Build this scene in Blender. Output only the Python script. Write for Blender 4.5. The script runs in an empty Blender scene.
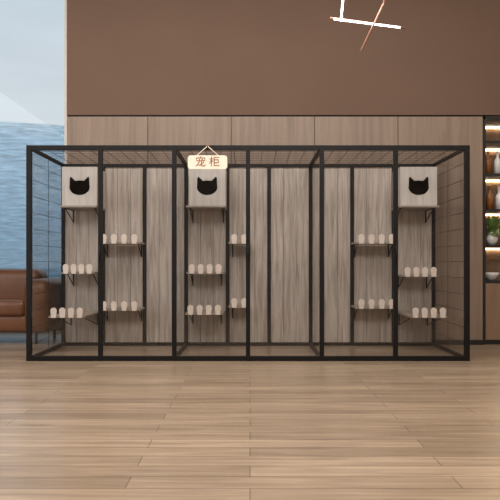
import bpy, bmesh, math, random
from mathutils import Vector, Matrix
random.seed(4)
S=bpy.context.scene
S.view_settings.view_transform='Standard'
S.view_settings.look='None'
def lin(r,g,b):
    f=lambda c:((c/255+0.055)/1.055)**2.4 if c/255>0.04045 else c/255/12.92
    return (f(r),f(g),f(b),1)
# ---------------- materials ----------------
def newmat(name):
    m=bpy.data.materials.new(name); m.use_nodes=True
    nt=m.node_tree; nt.nodes.clear()
    o=nt.nodes.new('ShaderNodeOutputMaterial'); b=nt.nodes.new('ShaderNodeBsdfPrincipled')
    nt.links.new(b.outputs[0],o.inputs[0]); return m,nt,b,o
def plain(name,c,rough=0.5,metal=0,var=0.06,scale=12,bump=0.0,spec=.5):
    m,nt,b,o=newmat(name)
    tc=nt.nodes.new('ShaderNodeTexCoord'); n=nt.nodes.new('ShaderNodeTexNoise'); n.inputs['Scale'].default_value=scale
    n.inputs['Detail'].default_value=4
    nt.links.new(tc.outputs['Object'],n.inputs['Vector'])
    r=nt.nodes.new('ShaderNodeValToRGB')
    r.color_ramp.elements[0].position=.3; r.color_ramp.elements[1].position=.7
    r.color_ramp.elements[0].color=tuple(x*(1-var) for x in c[:3])+(1,)
    r.color_ramp.elements[1].color=tuple(min(1,x*(1+var)) for x in c[:3])+(1,)
    nt.links.new(n.outputs[0],r.inputs[0]); nt.links.new(r.outputs[0],b.inputs['Base Color'])
    b.inputs['Roughness'].default_value=rough; b.inputs['Metallic'].default_value=metal
    b.inputs['Specular IOR Level'].default_value=spec
    if bump:
        bp=nt.nodes.new('ShaderNodeBump'); bp.inputs['Strength'].default_value=bump; bp.inputs['Distance'].default_value=.01
        nt.links.new(n.outputs[0],bp.inputs['Height']); nt.links.new(bp.outputs[0],b.inputs['Normal'])
    return m
def wood(name,c1,c2,scale,rough=0.5):
    m,nt,b,o=newmat(name)
    tc=nt.nodes.new('ShaderNodeTexCoord'); mp=nt.nodes.new('ShaderNodeMapping'); mp.inputs['Scale'].default_value=scale
    n=nt.nodes.new('ShaderNodeTexNoise'); n.inputs['Scale'].default_value=1; n.inputs['Detail'].default_value=8; n.inputs['Roughness'].default_value=.65; n.inputs['Distortion'].default_value=.6
    nt.links.new(tc.outputs['Object'],mp.inputs[0]); nt.links.new(mp.outputs[0],n.inputs['Vector'])
    r=nt.nodes.new('ShaderNodeValToRGB'); r.color_ramp.elements[0].position=.3; r.color_ramp.elements[1].position=.7
    r.color_ramp.elements[0].color=c1; r.color_ramp.elements[1].color=c2
    nt.links.new(n.outputs[0],r.inputs[0]); nt.links.new(r.outputs[0],b.inputs['Base Color'])
    b.inputs['Roughness'].default_value=rough
    return m
def emis(name,c,s):
    m,nt,b,o=newmat(name); b.inputs['Base Color'].default_value=c
    b.inputs['Emission Color'].default_value=c; b.inputs['Emission Strength'].default_value=s; return m
M={}
M['black']=plain('black_metal',lin(17,14,13),.5,.0,spec=.25)
M['wire']=plain('wire_metal',lin(30,26,24),.5,.0,spec=.25)
M['panel']=wood('grey_oak_panel',lin(144,130,118),lin(212,199,187),(26,26,1.5),.5)
M['boxwood']=wood('pale_oak',lin(188,179,170),lin(216,208,200),(14,14,1.5),.5)
M['boxshade']=plain('painted_box_shade',lin(84,76,70),.9)  # dark colour standing in for the shade inside the cat houses
M['board']=wood('board_oak',lin(134,120,108),lin(174,160,148),(3,20,3),.5)
M['picket']=plain('picket_wood',lin(242,225,210),.5)
M['wallwood']=wood('wall_veneer',lin(120,100,84),lin(148,126,108),(12,12,.6),.5)
M['upper']=plain('brown_plaster',lin(104,79,63),.8,0,.04,1.5,0)
M['ceil']=plain('ceiling_paint',lin(150,134,120),.9)
M['side']=plain('side_plaster',lin(168,156,144),.9)
M['leather']=plain('brown_leather',lin(106,66,41),.38,0,.15,6,.25)
M['copper']=plain('rose_copper',lin(200,150,130),.35,.8)
M['tube']=emis('light_tube',(1,.97,.93,1),6)
M['led']=emis('led_strip',(1,.78,.54,1),18)
M['cream']=plain('cream_plate',lin(238,222,200),.5)
M['brown']=plain('sign_brown',lin(140,85,38),.5)
M['white']=plain('ceramic_white',lin(225,220,212),.25)
M['amber']=plain('amber_ceramic',lin(150,90,45),.2)
M['leaf']=plain('leaf_green',lin(112,142,72),.5)
M['dark']=plain('dark_trim',lin(30,25,22),.5)
M['trim']=plain('light_trim',lin(196,184,170),.6)
M['cabback']=wood('cabinet_back',lin(120,94,72),lin(150,120,94),(9,9,.8),.5)
# glass: thin-sheet, symmetric on both faces
def glass(name,tint,base,edge):
    m=bpy.data.materials.new(name); m.use_nodes=True; nt=m.node_tree; nt.nodes.clear()
    o=nt.nodes.new('ShaderNodeOutputMaterial'); mx=nt.nodes.new('ShaderNodeMixShader')
    t=nt.nodes.new('ShaderNodeBsdfTransparent'); t.inputs[0].default_value=tint
    g=nt.nodes.new('ShaderNodeBsdfGlossy'); g.inputs['Roughness'].default_value=.03
    lw=nt.nodes.new('ShaderNodeLayerWeight'); lw.inputs['Blend'].default_value=.5
    p=nt.nodes.new('ShaderNodeMath'); p.operation='POWER'; p.inputs[1].default_value=5; nt.links.new(lw.outputs['Facing'],p.inputs[0])
    a=nt.nodes.new('ShaderNodeMath'); a.operation='MULTIPLY_ADD'; a.inputs[1].default_value=edge; a.inputs[2].default_value=base
    nt.links.new(p.outputs[0],a.inputs[0])
    nt.links.new(a.outputs[0],mx.inputs[0]); nt.links.new(t.outputs[0],mx.inputs[1]); nt.links.new(g.outputs[0],mx.inputs[2])
    nt.links.new(mx.outputs[0],o.inputs[0]); return m
M['glass']=glass('smoked_glass',(.88,.875,.87,1),.085,.8)
M['sglass']=glass('side_glass',(.84,.84,.84,1),.03,.25)
M['wglass']=glass('window_glass',(.96,.97,.97,1),.04,.8)
# floor
def floor_mat():
    m,nt,b,o=newmat('oak_plank_floor')
    tc=nt.nodes.new('ShaderNodeTexCoord')
    br=nt.nodes.new('ShaderNodeTexBrick'); br.inputs['Scale'].default_value=1
    br.inputs['Brick Width'].default_value=1.5; br.inputs['Row Height'].default_value=.15
    br.inputs['Mortar Size'].default_value=.0022; br.inputs['Mortar Smooth'].default_value=.2
    br.offset=.37; br.inputs['Color1'].default_value=lin(174,150,125); br.inputs['Color2'].default_value=lin(147,125,102)
    br.inputs['Mortar'].default_value=lin(94,74,56)
    nt.links.new(tc.outputs['Object'],br.inputs['Vector'])
    mp=nt.nodes.new('ShaderNodeMapping'); mp.inputs['Scale'].default_value=(1.4,22,1)
    n=nt.nodes.new('ShaderNodeTexNoise'); n.inputs['Scale'].default_value=1; n.inputs['Detail'].default_value=8; n.inputs['Distortion'].default_value=1.0
    nt.links.new(tc.outputs['Object'],mp.inputs[0]); nt.links.new(mp.outputs[0],n.inputs['Vector'])
    r=nt.nodes.new('ShaderNodeValToRGB'); r.color_ramp.elements[0].position=.3; r.color_ramp.elements[1].position=.68
    r.color_ramp.elements[0].color=(.68,.66,.64,1); r.color_ramp.elements[1].color=(1.1,1.1,1.1,1)
    nt.links.new(n.outputs[0],r.inputs[0])
    mx=nt.nodes.new('ShaderNodeMix'); mx.data_type='RGBA'; mx.blend_type='MULTIPLY'; mx.inputs[0].default_value=1
    nt.links.new(br.outputs['Color'],mx.inputs[6]); nt.links.new(r.outputs[0],mx.inputs[7])
    nt.links.new(mx.outputs[2],b.inputs['Base Color']); b.inputs['Roughness'].default_value=.28
    return m
M['floor']=floor_mat()
# ---------------- mesh builder ----------------
class MB:
    def __init__(s): s.bm=bmesh.new(); s.mats=[]
    def mi(s,k):
        if k not in s.mats: s.mats.append(k)
        return s.mats.index(k)
    def box(s,x0,x1,y0,y1,z0,z1,k):
        i=s.mi(k); v=[s.bm.verts.new(p) for p in [(x0,y0,z0),(x1,y0,z0),(x1,y1,z0),(x0,y1,z0),(x0,y0,z1),(x1,y0,z1),(x1,y1,z1),(x0,y1,z1)]]
        for f in [(3,2,1,0),(4,5,6,7),(0,1,5,4),(1,2,6,5),(2,3,7,6),(3,0,4,7)]:
            fc=s.bm.faces.new([v[j] for j in f]); fc.material_index=i
    def quad(s,pts,k):
        f=s.bm.faces.new([s.bm.verts.new(p) for p in pts]); f.material_index=s.mi(k)
    def rod(s,a,b,r,k,n=8):
        a=Vector(a); b=Vector(b); d=(b-a).normalized(); u=d.orthogonal().normalized(); w=d.cross(u); i=s.mi(k)
        ra=[s.bm.verts.new(a+(u*math.cos(t*2*math.pi/n)+w*math.sin(t*2*math.pi/n))*r) for t in range(n)]
        rb=[s.bm.verts.new(b+(u*math.cos(t*2*math.pi/n)+w*math.sin(t*2*math.pi/n))*r) for t in range(n)]
        for t in range(n):
            f=s.bm.faces.new([ra[t],ra[(t+1)%n],rb[(t+1)%n],rb[t]]); f.material_index=i; f.smooth=n>4
        s.bm.faces.new(ra[::-1]).material_index=i; s.bm.faces.new(rb).material_index=i
    def prism(s,pts,y0,y1,k):  # polygon in xz extruded in y
        i=s.mi(k); a=[s.bm.verts.new((x,y0,z)) for x,z in pts]; b=[s.bm.verts.new((x,y1,z)) for x,z in pts]
        s.bm.faces.new(a).material_index=i; s.bm.faces.new(b[::-1]).material_index=i
        for j in range(len(pts)):
            s.bm.faces.new([a[j],b[j],b[(j+1)%len(pts)],a[(j+1)%len(pts)]]).material_index=i
    def lathe(s,c,prof,k,n=20):
        i=s.mi(k); rings=[]
        for r,z in prof:
            rings.append([s.bm.verts.new((c[0]+r*math.cos(t*2*math.pi/n),c[1]+r*math.sin(t*2*math.pi/n),c[2]+z)) for t in range(n)])
        for p,q in zip(rings,rings[1:]):
            for t in range(n):
                f=s.bm.faces.new([p[t],p[(t+1)%n],q[(t+1)%n],q[t]]); f.material_index=i; f.smooth=True
        s.bm.faces.new(rings[0][::-1]).material_index=i; s.bm.faces.new(rings[-1]).material_index=i
    def done(s,name,parent=None,bevel=0,seg=2):
        me=bpy.data.meshes.new(name)
        bmesh.ops.recalc_face_normals(s.bm,faces=s.bm.faces)
        s.bm.to_mesh(me); s.bm.free()
        for k in s.mats: me.materials.append(M[k])
        ob=bpy.data.objects.new(name,me); S.collection.objects.link(ob)
        if bevel:
            md=ob.modifiers.new('bevel','BEVEL'); md.width=bevel; md.segments=seg; md.limit_method='ANGLE'
            if seg>2:
                for p in me.polygons: p.use_smooth=True
        if parent: attach(ob,parent)
        return ob
def attach(ob,parent):
    ob.parent=parent; ob.matrix_parent_inverse=Matrix.Translation(-parent.location)
def empty(name,loc):
    e=bpy.data.objects.new(name,None); e.empty_display_size=.1; e.location=loc; S.collection.objects.link(e); return e
# ---------------- room ----------------
YW=7.45; XL=-2.24; XR=2.85; HC=5.2; ZP=2.81
b=MB(); b.box(-5.2,4.6,-3.2,9.2,-.1,0,'floor'); b.done('floor')
b=MB(); b.box(-5.2,4.6,-3.2,9.2,HC,HC+.1,'ceil'); b.done('ceiling')
b=MB()
b.box(XL,XR,YW+.02,9.0,0,ZP,'dark')
xs=[XL,-1.25,-.23,.79,1.81,XR]
for a,c in zip(xs,xs[1:]): b.box(a+.004,c-.004,YW,YW+.02,.0,ZP-.02,'wallwood')
b.box(XL,4.5,YW-.005,9.0,ZP,HC,'upper')
b.box(XR,4.5,YW+.5,9.0,0,ZP,'dark')
b.done('wall_back')
b=MB(); b.box(-5.2,-5.0,-3.2,9.2,0,HC,'side'); b.done('wall_left')
b=MB(); b.box(4.5,4.6,-3.2,9.2,0,HC,'side'); b.done('wall_right')
b=MB(); b.box(-5.0,4.5,-3.2,-3.0,0,HC,'side'); b.done('wall_rear')
b=MB(); b.box(XL,XR,YW-.012,YW,0,.06,'dark'); b.done('baseboard_back')
b=MB(); b.box(XL-.03,XL,YW+.0,YW+.12,0,HC,'trim'); b.done('trim_1')
# window
w=empty('window_1',(-3.6,9.05,0))
b=MB()
b.box(-5,XL,9.0,9.1,0,.12,'dark'); b.box(-5,XL,9.0,9.1,HC-.1,HC,'dark')
for x in (-5,-3.95,XL-.06): b.box(x,x+.05,9.0,9.1,.12,HC-.1,'dark')
b.done('window_frame',w)
b=MB(); b.quad([(-5,9.05,.1),(XL,9.05,.1),(XL,9.05,HC-.1),(-5,9.05,HC-.1)],'wglass'); b.done('window_pane',w)
# ---------------- cat enclosure ----------------
YF=6.2; YB=7.4; X0=-2.28; X1=2.24; H=2.2; W=(X1-X0)/6
enc=empty('cat_enclosure',(-.02,6.8,0))
px=[X0+W*i for i in range(7)]
b=MB(); t=.022
for i,x in enumerate(px):
    a,c=x-t,x+t
    if i==0: a,c=x,x+.05
    if i==6: a,c=x-.05,x
    b.box(a,c,YF,YF+.045,0,H,'black')
b.box(X0,X1,YF+.002,YF+.043,H-.05,H,'black')
b.box(X0,X1,YF+.002,YF+.043,0,.05,'black')
for x in (X0,px[2]-.018,px[4]-.018,X1-.036):
    b.box(x,x+.036,YF+.04,YB,H-.036,H-.002,'black'); b.box(x,x+.036,YF+.04,YB,0,.036,'black')
b.box(X0,X1,YB-.04,YB,H-.04,H-.001,'black'); b.box(X0,X1,YB-.04,YB,0,.04,'black')
bw=(X1-X0)/9; bx=[X0+bw*i for i in range(10)]
for i,x in enumerate(bx):
    a,c=x-.022,x+.022
    if i==0:a,c=x,x+.04
    if i==9:a,c=x-.04,x
    b.box(a,c,YB-.045,YB-.001,.03,H-.03,'black')
b.done('frame',enc,.003)
b=MB()
for i in range(9):
    a=bx[i]+.02; c=bx[i+1]-.02; n=3; s=(c-a)/n
    for j in range(n): b.box(a+s*j+.0018,a+s*(j+1)-.0018,YB-.02,YB,.04,H-.04,'panel')
b.done('back_panels',enc)
b=MB()
for i in range(6): b.quad([(px[i]+.02,YF+.02,.05),(px[i+1]-.02,YF+.02,.05),(px[i+1]-.02,YF+.02,H-.05),(px[i]+.02,YF+.02,H-.05)],'glass')
for x in (X0+.018,px[2],px[4],X1-.018): b.quad([(x,YF+.045,.036),(x,YB-.045,.036),(x,YB-.045,H-.036),(x,YF+.045,H-.036)],'sglass')
b.done('glass_panes',enc)
b=MB()
n=30
for i in range(1,n): 
    x=X0+(X1-X0)*i/n; b.rod((x,YF+.03,H-.012),(x,YB-.02,H-.012),.003,'wire',5)
for j in range(1,9):
    y=YF+(YB-YF)*j/9; b.rod((X0+.02,y,H-.018),(X1-.02,y,H-.018),.003,'wire',5)
b.done('roof_mesh',enc)
b=MB()
for x in (X0+.03,X1-.03):
    for k in range(1,13):
        z=H*k/13; b.rod((x,YF+.04,z),(x,YB-.03,z),.0024,'wire',5)
    for y in (6.8,): b.rod((x,y,.03),(x,y,H-.03),.003,'wire',5)
b.done('side_mesh',enc)
b=MB()
for i in (1,3,5):
    x=px[i]
    b.rod((x,YF+.003,1.04),(x,YF-.03,1.04),.005,'black'); b.rod((x,YF+.003,1.16),(x,YF-.03,1.16),.005,'black')
    b.rod((x,YF-.03,1.02),(x,YF-.03,1.18),.007,'black')
b.done('door_handles',enc)
# ---------------- shelves ----------------
def shelf(x0,x1,z,y0,fence=True,y1=YB-.045):
    e=empty('cat_shelf',((x0+x1)/2,(y0+y1)/2,z))
    b=MB(); b.box(x0,x1,y0,y1,z-.022,z,'board'); b.done('board',e,.003)
    b=MB()
    for x in (x0+.04,x1-.04):
        b.box(x-.008,x+.008,y1-.006,y1,z-.17,z-.022,'black')
        b.box(x-.008,x+.008,y0+.05,y1,z-.028,z-.022,'black')
        b.rod((x,y1-.003,z-.165),(x,y0+.1,z-.026),.006,'black')
    b.done('brackets',e)
    if fence:
        b=MB(); n=4 if x1-x0>.3 else 2; s=(x1-x0-.02)/n
        for i in range(n):
            cx=x0+.01+s*(i+.5); r=.035; h=.092
            pts=[(cx-r*.75,z-.02),(cx+r*.75,z-.02)]+[(cx+r*math.cos(a*math.pi/10),z+h-r+r*math.sin(a*math.pi/10)) for a in range(11)]
            b.prism(pts,y0-.012,y0-.0005,'picket')
        b.done('fence',e,.002)
def X(p,y): return (p-250)*y/609
def Z(p,y): return 1-(p-263)*y/609
L0=-2.2
shelf(L0+.03,-1.75,1.655,6.93,False)
shelf(L0+.03,-1.79,Z(272,7.0),7.0)
shelf(L0+.0,-1.80,Z(316,6.65),6.65)
shelf(-1.76,-1.27,Z(242,7.05),7.05)
shelf(-1.76,-1.27,Z(309,7.05),7.05)
shelf(-.73,-.28,1.655,6.93,False)
shelf(-.73,-.30,Z(272,7.0),7.0)
shelf(-.73,-.30,Z(313,6.85),6.85)
shelf(-.25,.0,Z(242,7.05),7.05)
shelf(-.25,.0,Z(306,7.05),7.05)
shelf(1.70,2.16,1.655,6.93,False)
shelf(1.75,2.17,Z(275,7.0),7.0)
shelf(1.76,2.18,Z(316,6.7),6.7)
shelf(1.22,1.71,Z(242,7.05),7.05)
shelf(1.22,1.71,Z(307,7.05),7.05)
# ---------------- cat houses ----------------
def cathouse(x0,x1):
    y0,y1,z0,z1=6.98,YB-.046,1.656,2.10; cx=(x0+x1)/2; t=.016
    e=empty('cat_house',(cx,(y0+y1)/2,z0))
    b=MB()
    b.box(x0,x0+t,y0,y1,z0,z1,'boxwood'); b.box(x1-t,x1,y0,y1,z0,z1,'boxwood')
    b.box(x0+t,x1-t,y0,y1,z0,z0+t,'boxwood'); b.box(x0+t,x1-t,y0,y1,z1-t,z1,'boxwood')
    b.box(x0+t,x1-t,y1-t,y1,z0+t,z1-t,'boxwood'); b.done('box_body',e)
    b=MB(); l=.002  # thin dark sheets added to paint shade behind the opening
    for q in ((x0+t,x0+t+l,z0+t,z1-t),(x1-t-l,x1-t,z0+t,z1-t),(x0+t,x1-t,z0+t,z0+t+l),(x0+t,x1-t,z1-t-l,z1-t)):
        b.box(q[0],q[1],y0+.01,y1-t,q[2],q[3],'boxshade')
    b.box(x0+t,x1-t,y1-t-l,y1-t,z0+t,z1-t,'boxshade'); b.done('shade_lining',e)
    cu=bpy.data.curves.new('fp','CURVE'); cu.dimensions='2D'; cu.fill_mode='BOTH'; cu.extrude=.008
    def sp(pts):
        s=cu.splines.new('POLY'); s.points.add(len(pts)-1)
        for p,q in zip(s.points,pts): p.co=(q[0],q[1],0,1)
        s.use_cyclic_u=True
    hw=(x1-x0)/2; hh=(z1-z0)/2
    sp([(-hw,-hh),(hw,-hh),(hw,hh),(-hw,hh)])
    rx,ry=.118,.092
    hole=[(.05,.072),(.0,.078),(-.05,.072),(-.1,.122),(-.113,.10)]
    for a in range(168,373,12): hole.append((rx*math.cos(math.radians(a)),ry*math.sin(math.radians(a))))
    hole+=[(.113,.10),(.1,.122)]
    sp([(p[0],p[1]-.01) for p in hole])
    o=bpy.data.objects.new('fp',cu); S.collection.objects.link(o)
    dg=bpy.context.evaluated_depsgraph_get(); me=bpy.data.meshes.new_from_object(o.evaluated_get(dg))
    bpy.data.objects.remove(o)
    me.transform(Matrix.Translation((cx,y0-.008,(z0+z1)/2))@Matrix.Rotation(math.pi/2,4,'X'))
    me.materials.clear(); me.materials.append(M['boxwood'])
    f=bpy.data.objects.new('front_panel',me); S.collection.objects.link(f); attach(f,e)
cathouse(-2.15,-1.75); cathouse(-.70,-.28); cathouse(1.72,2.14)
# ---------------- hanging sign ----------------
sg=empty('hanging_sign',(-.43,6.17,2.02))
b=MB(); cx,cz=-.43,2.02; hw,hh=.2,.07
pts=[]
for qx,qz,a0 in ((1,1,0),(-1,1,90),(-1,-1,180),(1,-1,270)):
    for k in range(5):
        a=math.radians(a0+k*22.5); pts.append((cx+qx*(hw-.03)+.03*math.cos(a),cz+qz*(hh-.03)+.03*math.sin(a)))
b.prism(pts,6.165,6.18,'cream')
b.rod((cx-.12,6.172,cz+hh-.01),(cx,6.172,cz+.165),.004,'cream'); b.rod((cx+.12,6.172,cz+hh-.01),(cx,6.172,cz+.165),.004,'cream')
b.lathe((cx,6.18,cz+.155),[(.012,0),(.014,.01),(.008,.02)],'brown',10)
b.done('plate',sg)
tx=bpy.data.curves.new('sign_text','FONT'); tx.body='宠 柜'; tx.size=.11; tx.align_x='CENTER'; tx.align_y='CENTER'; tx.extrude=.001
tx.materials.append(M['brown'])
to=bpy.data.objects.new('sign_text',tx); S.collection.objects.link(to); to.location=(cx,6.163,cz); to.rotation_euler=(math.pi/2,0,0); attach(to,sg)
# ---------------- sofa ----------------
so=empty('leather_sofa',(-3.5,7.9,0))
b=MB(); b.box(-4.6,-2.5,7.5,8.4,.14,.36,'leather'); b.done('base',so,.05,4)
b=MB(); b.box(-2.80,-2.47,7.45,8.35,.13,.80,'leather'); b.done('arm',so,.13,7)
b=MB(); b.box(-4.7,-4.4,7.45,8.35,.13,.80,'leather'); b.done('arm_b',so,.13,7)
b=MB(); b.box(-4.42,-2.76,8.0,8.42,.3,.92,'leather'); b.done('backrest',so,.12,6)
b=MB(); b.box(-3.6,-2.77,7.46,8.1,.34,.54,'leather'); b.box(-4.42,-3.61,7.46,8.1,.34,.54,'leather'); b.done('seat_cushions',so,.06,5)
b=MB()
for x in (-4.55,-2.65):
    for y in (7.55,8.25): b.rod((x,y,0),(x,y,.16),.02,'dark')
b.done('legs',so)
# ---------------- display cabinet ----------------
dc=empty('display_cabinet',(3.65,7.65,0))
b=MB(); xa,xb=XR+.003,4.49; ya,yb=YW-.0,YW+.47
b.box(xa,xa+.03,ya,yb,0,ZP-.01,'dark'); b.box(xb-.03,xb,ya,yb,0,ZP-.01,'dark')
b.box(xa,xb,yb-.02,yb,0,ZP-.01,'cabback'); b.box(xa,xb,ya,yb,ZP-.05,ZP-.012,'dark')
zs=[.78,1.22,1.66,2.10,2.5]
for z in zs: b.box(xa+.03,xb-.03,ya+.02,yb-.02,z-.03,z,'dark')
b.box(xa+.03,xb-.03,ya+.005,yb-.02,.06,.75,'cabback'); b.box(xa,xb,ya+.03,yb,0,.06,'dark')
for x in (xa+.55,xa+1.08): b.box(x-.004,x+.004,ya+.001,ya+.006,.06,.75,'dark')
b.done('carcass',dc)
b=MB()
for z in zs[1:]+[ZP-.02]: b.box(xa+.04,xb-.04,yb-.045,yb-.03,z-.045,z-.031,'led')
b.done('led_strips',dc)
def item(name,x,z,prof,k):
    b=MB(); b.lathe((x,ya+.18,z),prof,k); b.done(name,dc)
vase=[(.035,0),(.065,.04),(.075,.09),(.05,.13),(.03,.15),(.036,.165)]
bott=[(.04,0),(.042,.16),(.035,.19),(.014,.22),(.014,.29),(.018,.3)]
bowl=[(.03,0),(.06,.02),(.09,.07),(.1,.1),(.094,.1)]
item('ceramic_vase',3.03,1.22,vase,'white'); item('ceramic_vase',3.35,.78,vase,'white')
item('bottle',3.25,1.22,bott,'amber'); item('bottle',3.0,1.66,bott,'amber'); item('bottle',3.1,2.1,bott,'white'); item('bottle',3.12,1.66,bott,'white')
item('bowl',3.02,.78,bowl,'white'); item('bottle',2.98,2.1,bott,'amber'); item('bowl',3.4,1.66,bowl,'white')
b=MB()
for i in range(110):
    a=random.uniform(0,6.28); q=random.uniform(.03,.13); h=random.uniform(-.05,.22)
    c0=Vector((3.03,ya+.16,1.22+.17)); d=Vector((q*math.cos(a),q*math.sin(a),h)); p1=c0+d; p0=c0+d*.5; s=Vector((-math.sin(a),math.cos(a),.4))*.026
    b.quad([p0,(p0+p1)/2+s,p1,(p0+p1)/2-s],'leaf')
    if i%5==0: b.rod(c0-Vector((0,0,.02)),p1,.002,'leaf',4)
b.done('foliage',dc)
# ---------------- pendant ----------------
pd=empty('stick_chandelier',(X(368,5),5,3))
b=MB()
def P(px_,py_,y): return (X(px_,y),y,Z(py_,y))
b.rod(P(330,18,5.0),P(405,28,5.1),.010,'copper'); b.rod(P(361,51,5.05),P(388,-6,5.0),.009,'copper')
b.rod(P(341,21,4.95),P(344,-12,5.0),.008,'tube')
b.rod(P(334,19.0,4.98),P(400,27.5,5.07),.008,'tube')
b.rod(P(384,2,4.98),P(400,-40,5.0),.011,'copper')
b.rod(P(388,-6,5.0),(X(388,5.0),5.0,HC),.003,'dark'); b.rod(P(344,-12,5.0),(X(344,5.0),5.0,HC),.003,'dark')
b.rod(P(400,-40,5.0),(X(400,5.0),5.0,HC),.003,'dark')
b.rod((X(375,5),5,HC-.03),(X(375,5),5,HC),.32,'dark',24)
b.done('rods',pd)
# ---------------- world ----------------
wd=bpy.data.worlds.new('sea_sky'); S.world=wd; wd.use_nodes=True; nt=wd.node_tree; nt.nodes.clear()
N=nt.nodes.new; L=nt.links.new
o=N('ShaderNodeOutputWorld'); bg=N('ShaderNodeBackground'); L(bg.outputs[0],o.inputs[0])
tc=N('ShaderNodeTexCoord'); sx=N('ShaderNodeSeparateXYZ'); L(tc.outputs['Generated'],sx.inputs[0])
mr=N('ShaderNodeMapRange'); mr.inputs[1].default_value=-.1; mr.inputs[2].default_value=.5
L(sx.outputs[2],mr.inputs[0])
r=N('ShaderNodeValToRGB'); e=r.color_ramp.elements
e[0].position=0; e[0].color=lin(90,120,140); e[1].position=1; e[1].color=lin(192,211,226)
for p,c in ((.25,lin(106,140,165)),(.48,lin(142,172,195)),(.517,lin(162,186,203)),(.52,lin(210,219,226)),(.7,lin(206,217,226))):
    q=e.new(p); q.color=c
L(mr.outputs[0],r.inputs[0])
def noise(scale,sc,lo,hi,p0,p1):
    mp=N('ShaderNodeMapping'); mp.inputs['Scale'].default_value=scale; n=N('ShaderNodeTexNoise'); n.inputs['Scale'].default_value=sc; n.inputs['Detail'].default_value=8
    L(tc.outputs['Generated'],mp.inputs[0]); L(mp.outputs[0],n.inputs['Vector'])
    m=N('ShaderNodeMapRange'); m.inputs[1].default_value=p0; m.inputs[2].default_value=p1; m.inputs[3].default_value=lo; m.inputs[4].default_value=hi
    L(n.outputs[0],m.inputs[0]); return m.outputs[0]
def mathn(op,a,b_):
    m=N('ShaderNodeMath'); m.operation=op
    for i,v in enumerate((a,b_)):
        if isinstance(v,(int,float)): m.inputs[i].default_value=v
        else: L(v,m.inputs[i])
    return m.outputs[0]
waves=noise((30,30,240),1.5,.68,1.28,.3,.7)
clouds=noise((4,4,22),1.5,.97,1.03,.35,.65)
sea=mathn('LESS_THAN',sx.outputs[2],.211)
fac=mathn('ADD',mathn('MULTIPLY',waves,sea),mathn('MULTIPLY',clouds,mathn('SUBTRACT',1,sea)))
vm=N('ShaderNodeVectorMath'); vm.operation='SCALE'; L(r.outputs[0],vm.inputs[0]); L(fac,vm.inputs['Scale'])
L(vm.outputs[0],bg.inputs[0]); bg.inputs[1].default_value=1.05
# ---------------- lights ----------------
def area(name,loc,sx_,sy_,p,c,rot=(0,0,0)):
    l=bpy.data.lights.new(name,'AREA'); l.shape='RECTANGLE'; l.size=sx_; l.size_y=sy_; l.energy=p; l.color=c
    o=bpy.data.objects.new(name,l); o.location=loc; o.rotation_euler=rot; S.collection.objects.link(o)
area('overhead_fill',(0,4.2,5.1),6,2,255,(1,.97,.93))  # added overhead fill to brighten the enclosure, no fixture modelled
area('rear_fill',(0,-.3,4.85),6,2.0,320,(1,.97,.94),(math.radians(50),0,0))  # added fill from behind the camera, lights the front faces
area('left_fill',(-4.9,4,2.6),3.5,5,140,(.92,.96,1),(0,math.radians(-90),0))  # added cool fill at the solid left wall, no window there
# ---------------- camera ----------------
c=bpy.data.cameras.new('camera'); c.sensor_width=36; c.lens=609/500*36; c.shift_y=.026
co=bpy.data.objects.new('camera',c); co.location=(0,0,1); co.rotation_euler=(math.pi/2,0,0); S.collection.objects.link(co); S.camera=co
